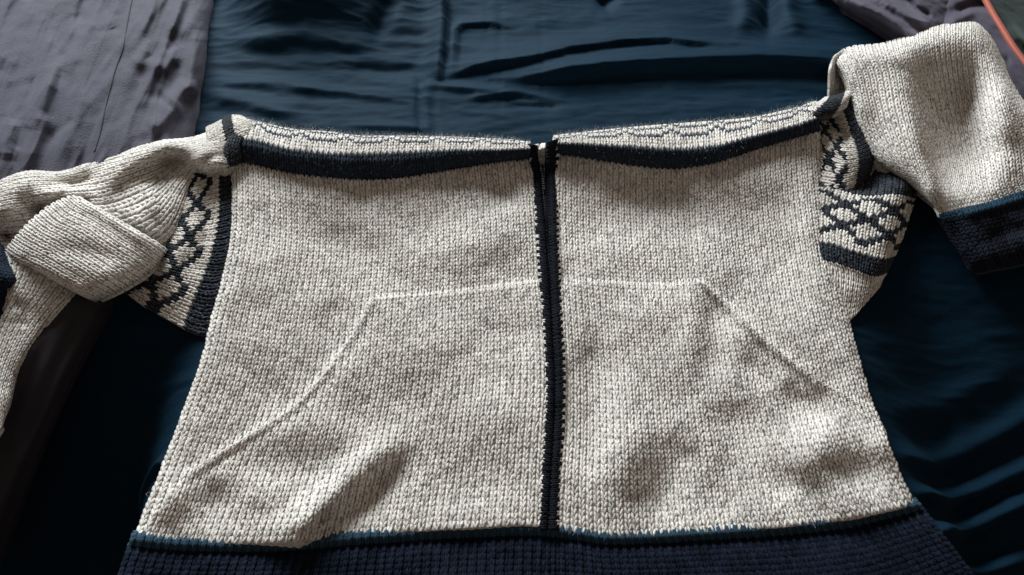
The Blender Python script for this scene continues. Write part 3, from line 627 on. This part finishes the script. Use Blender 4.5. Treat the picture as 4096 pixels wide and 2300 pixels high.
shoulder([[(808, 108, .034), (814, 104, .036), (820, 101, .032), (824, 98, .022)], [(814, 116, .036), (822, 108, .040), (829, 101, .036), (832, 96, .022)],
          [(826, 116, .036), (832, 108, .040), (838, 99, .036), (840, 94, .024)], [(838, 112, .034), (842, 104, .038), (846, 96, .036), (849, 88, .026)],
          [(846, 108, .032), (849, 98, .036), (853, 90, .034), (855, 84, .028)]], [(.12, .62)])

# ---- left sleeve
allp = lambda nm: (lambda I, *a: np.full(len(I), nm))
mc = lambda I, J, *a: marl(I, J)
RL = [([(226, 148), (200, 155), (180, 148), (166, 146), (140, 158), (122, 168), (112, 180), (106, 194)], .010, 7, 8),
      ([(190, 160), (172, 166), (160, 180), (165, 205)], -.008, 12, 12), ([(170, 185), (150, 200), (142, 222)], .004, 9, 9), ([(224, 162), (205, 166), (190, 158)], .008, 5, 5),
      ([(125, 205), (135, 222), (155, 238)], .006, 6, 7), ([(92, 162), (60, 180), (40, 184)], .005, 10, 8), ([(98, 176), (70, 186), (45, 182)], -.005, 6, 6),
      ([(30, 176), (10, 195), (5, 220)], .008, 10, 10), ([(50, 208), (42, 218), (38, 200)], -.012, 7, 9), ([(36, 196), (60, 191), (90, 194)], .008, 4, 5), ([(10, 232), (4, 240)], -.012, 9, 7)]
S = Surf(ctrl=[[(233, 118, .022), (232, 134, .032), (230, 148, .032), (229, 164, .030), (228, 176, .014)],
               [(199, 136, .016), (200, 142, .026), (200, 152, .028), (199, 164, .022), (197, 178, .010)],
               [(162, 141, .016), (165, 148, .028), (172, 164, .026), (182, 182, .024), (190, 200, .010)],
               [(127, 148, .014), (132, 156, .028), (142, 178, .034), (158, 214, .032), (174, 246, .010)],
               [(95, 160, .014), (97, 166, .026), (102, 192, .034), (114, 232, .032), (130, 270, .012)],
               [(62, 171, .014), (62, 176, .026), (60, 195, .032), (60, 225, .026), (60, 256, .012)],
               [(26, 171, .014), (24, 177, .028), (18, 200, .034), (8, 228, .026), (8, 256, .012)],
               [(-10, 186, .012), (-14, 190, .024), (-20, 210, .028), (-26, 230, .022), (-28, 250, .010)],
               [(-50, 205, .006), (-52, 208, .012), (-56, 220, .016), (-58, 232, .012), (-60, 240, .006)]],
         rid=[(p, a*1.35, b*1.15, c*1.15) for p, a, b, c in RL], edges=((.010, .008), (.010, .006), (0, 0), (0, 0)), n=(260, 170), noise=(.0018, 20, 24), blur=2)
knit(S, MATS, colour=mc, part=allp('sleeve'), parent=cg, base_mat=M_cream, cell=(.0055, .0042))
# lower run of the sleeve, passing under the fold and out at the lower left
S = Surf(ctrl=[[(-60, 480, .008), (-30, 470, .014), (-8, 440, .014), (2, 425, .008)],
               [(-60, 400, .010), (-25, 390, .018), (0, 378, .018), (20, 366, .012)],
               [(-50, 330, .012), (-10, 325, .022), (22, 325, .020), (50, 324, .014)],
               [(-30, 280, .014), (10, 285, .026), (45, 292, .024), (76, 294, .018)],
               [(-20, 245, .014), (20, 255, .026), (60, 268, .026), (100, 270, .010)]], rid=[([(10, 300), (25, 310), (20, 330)], -.004, 8, 8)],
         edges=((0, 0), (.008, .006), (0, 0), (0, 0)), n=(180, 100), noise=(.0015, 32, 25))
knit(S, MATS, colour=mc, part=allp('sleeve'), parent=cg, base_mat=M_cream, cell=(.0050, .0040))
# folded over flap
S = Surf(ctrl=[[(3, 253, .022), (22, 229, .033), (47, 207, .040), (75, 193, .038)],
               [(14, 260, .032), (36, 238, .045), (60, 219, .050), (85, 200, .044)],
               [(36, 270, .038), (58, 250, .050), (84, 231, .053), (104, 211, .046)],
               [(62, 284, .039), (84, 266, .050), (108, 247, .051), (128, 225, .045)],
               [(84, 295, .035), (106, 280, .046), (130, 261, .046), (152, 239, .040)],
               [(97, 300, .022), (121, 289, .032), (148, 272, .034), (168, 250, .028)]],
         rid=[([(75, 200), (104, 214), (150, 242)], .005, 5, 7), ([(20, 240), (45, 216), (70, 200)], .003, 6, 6), ([(50, 250), (90, 252), (120, 262)], -.003, 10, 10), ([(20, 260), (60, 278), (95, 292)], .002, 6, 5)],
         edges=((.010, .010), (.007, .007), (.007, .006), (.012, .012)), n=(160, 140), noise=(.0012, 22, 26), blur=2)
knit(S, MATS, colour=mc, part=allp('sleeve'), parent=cg, base_mat=M_cream, cell=(.0053, .0042))
# left cuff at the frame edge
def navy(I, J, *a): return cvar(np.tile(NAVY, (len(I), 1)), len(I), I, J, .3)
S = Surf(ctrl=[[(-60, 225, .020), (-30, 232, .034), (-6, 240, .032), (2, 246, .020)], [(-60, 250, .024), (-30, 256, .040), (-4, 262, .040), (9, 266, .026)],
               [(-60, 272, .024), (-30, 276, .040), (0, 280, .042), (17, 280, .024)], [(-60, 288, .020), (-30, 292, .034), (-2, 292, .032), (12, 290, .016)],
               [(-60, 320, .012), (-30, 325, .024), (-4, 328, .022), (10, 322, .008)], [(-60, 350, .006), (-34, 356, .012), (-14, 360, .010), (-2, 356, .003)]], n=(100, 90), noise=(.0012, 36, 27))
knit(S, MATS, colour=navy, part=allp('cuff'), parent=cg, base_mat=M_navy, cell=(.0048, .0038), rad=.0013)

# ---- right sleeve
RR = [([(950, 62), (958, 110), (962, 170)], -.017, 24, 26), ([(905, 108), (918, 140), (930, 180), (938, 208)], .007, 5, 7), ([(850, 62), (862, 90), (868, 120)], .005, 6, 8), ([(925, 60), (935, 90), (940, 130), (950, 180)], -.005, 10, 18),
      ([(1000, 84), (998, 120), (1000, 190)], .007, 14, 12), ([(940, 40), (965, 60), (985, 80)], -.002, 8, 8)]
S = Surf(ctrl=[[(833, 58, .022), (850, 47, .022), (885, 43, .022), (925, 29, .022), (965, 21, .022), (984, 27, .022), (1010, 60, .010)],
               [(837, 64, .040), (853, 56, .048), (888, 52, .052), (925, 40, .054), (965, 32, .054), (986, 40, .046), (1014, 78, .020)],
               [(845, 78, .040), (862, 76, .048), (895, 74, .052), (928, 66, .050), (965, 60, .048), (992, 66, .046), (1022, 98, .028)],
               [(850, 100, .034), (868, 102, .044), (900, 104, .050), (935, 100, .034), (970, 96, .030), (1000, 98, .044), (1040, 120, .034)],
               [(857, 128, .028), (877, 132, .038), (908, 136, .046), (942, 132, .026), (976, 128, .022), (1008, 126, .042), (1060, 132, .030)],
               [(872, 156, .020), (894, 162, .032), (918, 166, .040), (950, 164, .022), (982, 158, .019), (1015, 152, .034), (1070, 150, .028)],
               [(905, 180, .016), (918, 186, .026), (930, 190, .034), (956, 190, .030), (986, 186, .030), (1018, 180, .030), (1070, 172, .026)],
               [(935, 204, .014), (938, 208, .020), (944, 214, .024), (966, 208, .026), (992, 203, .028), (1022, 192, .028), (1070, 180, .024)]],
         rid=RR, edges=((.007, .008), (0, 0), (0, 0), (.0, .0)), n=(240, 240), noise=(.0022, 16, 28), blur=4)
knit(S, MATS, colour=mc, part=allp('sleeve'), parent=cg, base_mat=M_cream, cell=(.0050, .0040))
# rim of the folded sleeve, left of the main fold, with its hollow
S = Surf(ctrl=[[(829, 100, .010), (836, 100, .012), (843, 98, .014), (852, 96, .018)],
               [(829, 84, .022), (836, 86, .020), (843, 84, .018), (850, 84, .022)],
               [(830, 70, .034), (837, 73, .024), (844, 76, .022), (850, 78, .030)],
               [(833, 57, .040), (840, 60, .032), (846, 64, .032), (854, 68, .036)],
               [(842, 50, .034), (848, 52, .038), (852, 56, .038), (860, 60, .040)]], rid=[([(829, 100), (830, 80), (832, 62)], .006, 3, 3)], n=(80, 60), noise=(.0005, 36, 29))
knit(S, MATS, colour=mc, part=allp('sleeve'), parent=cg, base_mat=M_cream, cell=(.0050, .0040))
# under side of the right sleeve, in the hollow beside the curled yoke
S = Surf(ctrl=[[(850, 112, .022), (858, 132, .018), (868, 152, .014), (884, 170, .010), (905, 182, .006)], [(862, 106, .030), (872, 126, .024), (884, 148, .018), (902, 164, .012), (920, 178, .006)],
               [(880, 100, .030), (890, 122, .024), (902, 146, .018), (918, 160, .012), (932, 176, .006)]], n=(60, 80), noise=(.0015, 40, 30))
knit(S, MATS, colour=mc, part=allp('sleeve'), parent=cg, base_mat=M_cream, cell=(.0050, .0040))
# right cuff
S = Surf(ctrl=[[(938, 212, .016), (944, 213, .024), (968, 207, .030), (994, 200, .032), (1024, 190, .032), (1075, 178, .026)],
               [(943, 224, .010), (952, 226, .022), (974, 222, .028), (1000, 216, .030), (1028, 208, .030), (1080, 196, .024)],
               [(952, 242, .006), (962, 244, .018), (984, 240, .024), (1008, 234, .026), (1034, 228, .026), (1085, 214, .020)],
               [(962, 256, .004), (972, 260, .014), (992, 256, .020), (1014, 250, .022), (1038, 244, .022), (1090, 230, .016)],
               [(968, 268, .001), (978, 272, .006), (998, 268, .010), (1020, 264, .012), (1044, 258, .012), (1090, 244, .008)]],
         rid=[([(960, 216), (1000, 205), (1030, 196)], .003, 4, 4), ([(985, 240), (1030, 226)], -.003, 8, 8)], edges=((.006, .006), (0, 0), (0, 0), (0, 0)), n=(90, 120), noise=(.0015, 40, 31))
knit(S, MATS, colour=lambda I, J, nc, nr, px, py: np.where((J < 2)[:, None], cvar(np.tile(NAVY_LIT, (len(I), 1)), len(I), I, J, .2), cvar(np.tile(INK*1.5, (len(I), 1)), len(I), I, J, .5)), part=allp('cuff'), parent=cg, base_mat=M_navy, cell=(.0046, .0036), rad=.0012)  # top two rows carry a painted highlight on the navy

# ------------------------------------------------------------------ wool fuzz
def fuzz():
    lst = []
    for S, n in ((SL, 4600), (SR, 4200)):
        for k in range(n):
            m = rng.random()
            if m < .22: u, v = rng.random(), rng.uniform(.90, .99)
            elif m < .0: u, v = (rng.uniform(0, .03) if S is SL else rng.uniform(.97, 1)), rng.random()
            else: u, v = rng.uniform(.04, .96), rng.random()
            P, Nn = S.samp(np.array([u]), np.array([v])); P, Nn = P[0], Nn[0]
            if u < .03 and S is SL: Nn = Nn+np.array([-.5, .1, 0])
            if u > .97 and S is SR: Nn = Nn+np.array([.5, .1, 0])
            if v > .9: Nn = Nn+np.array([0, .8, .5])
            d = Nn+rng.normal(0, .75, 3); d /= np.linalg.norm(d); b = rng.normal(0, 1, 3); L = rng.uniform(.0015, .0042)
            t = np.linspace(0, 1, 5)[:, None]; lst.append(tube(P+Nn*.0006+d*L*t+b*L*.35*t*t, .000045, 3))
    V, F = join(lst); o = mesh_obj('wool_fuzz', V, F, M_fibre, cg); tag(o, kind='stuff')
    for pts in ([(640, 146, .040), (660, 140, .048), (668, 150, .045)], [(150, 492, .010), (146, 494, .012), (149, 497, .010)], [(860, 92, .03), (866, 84, .034), (862, 78, .03)]):
        q = catmull(np.array(pts, float), 8); V, F = tube(at(q[:, 0], q[:, 1], q[:, 2]), .00007, 4); mesh_obj('loose_fibre', V, F, M_fibre, cg)
fuzz()
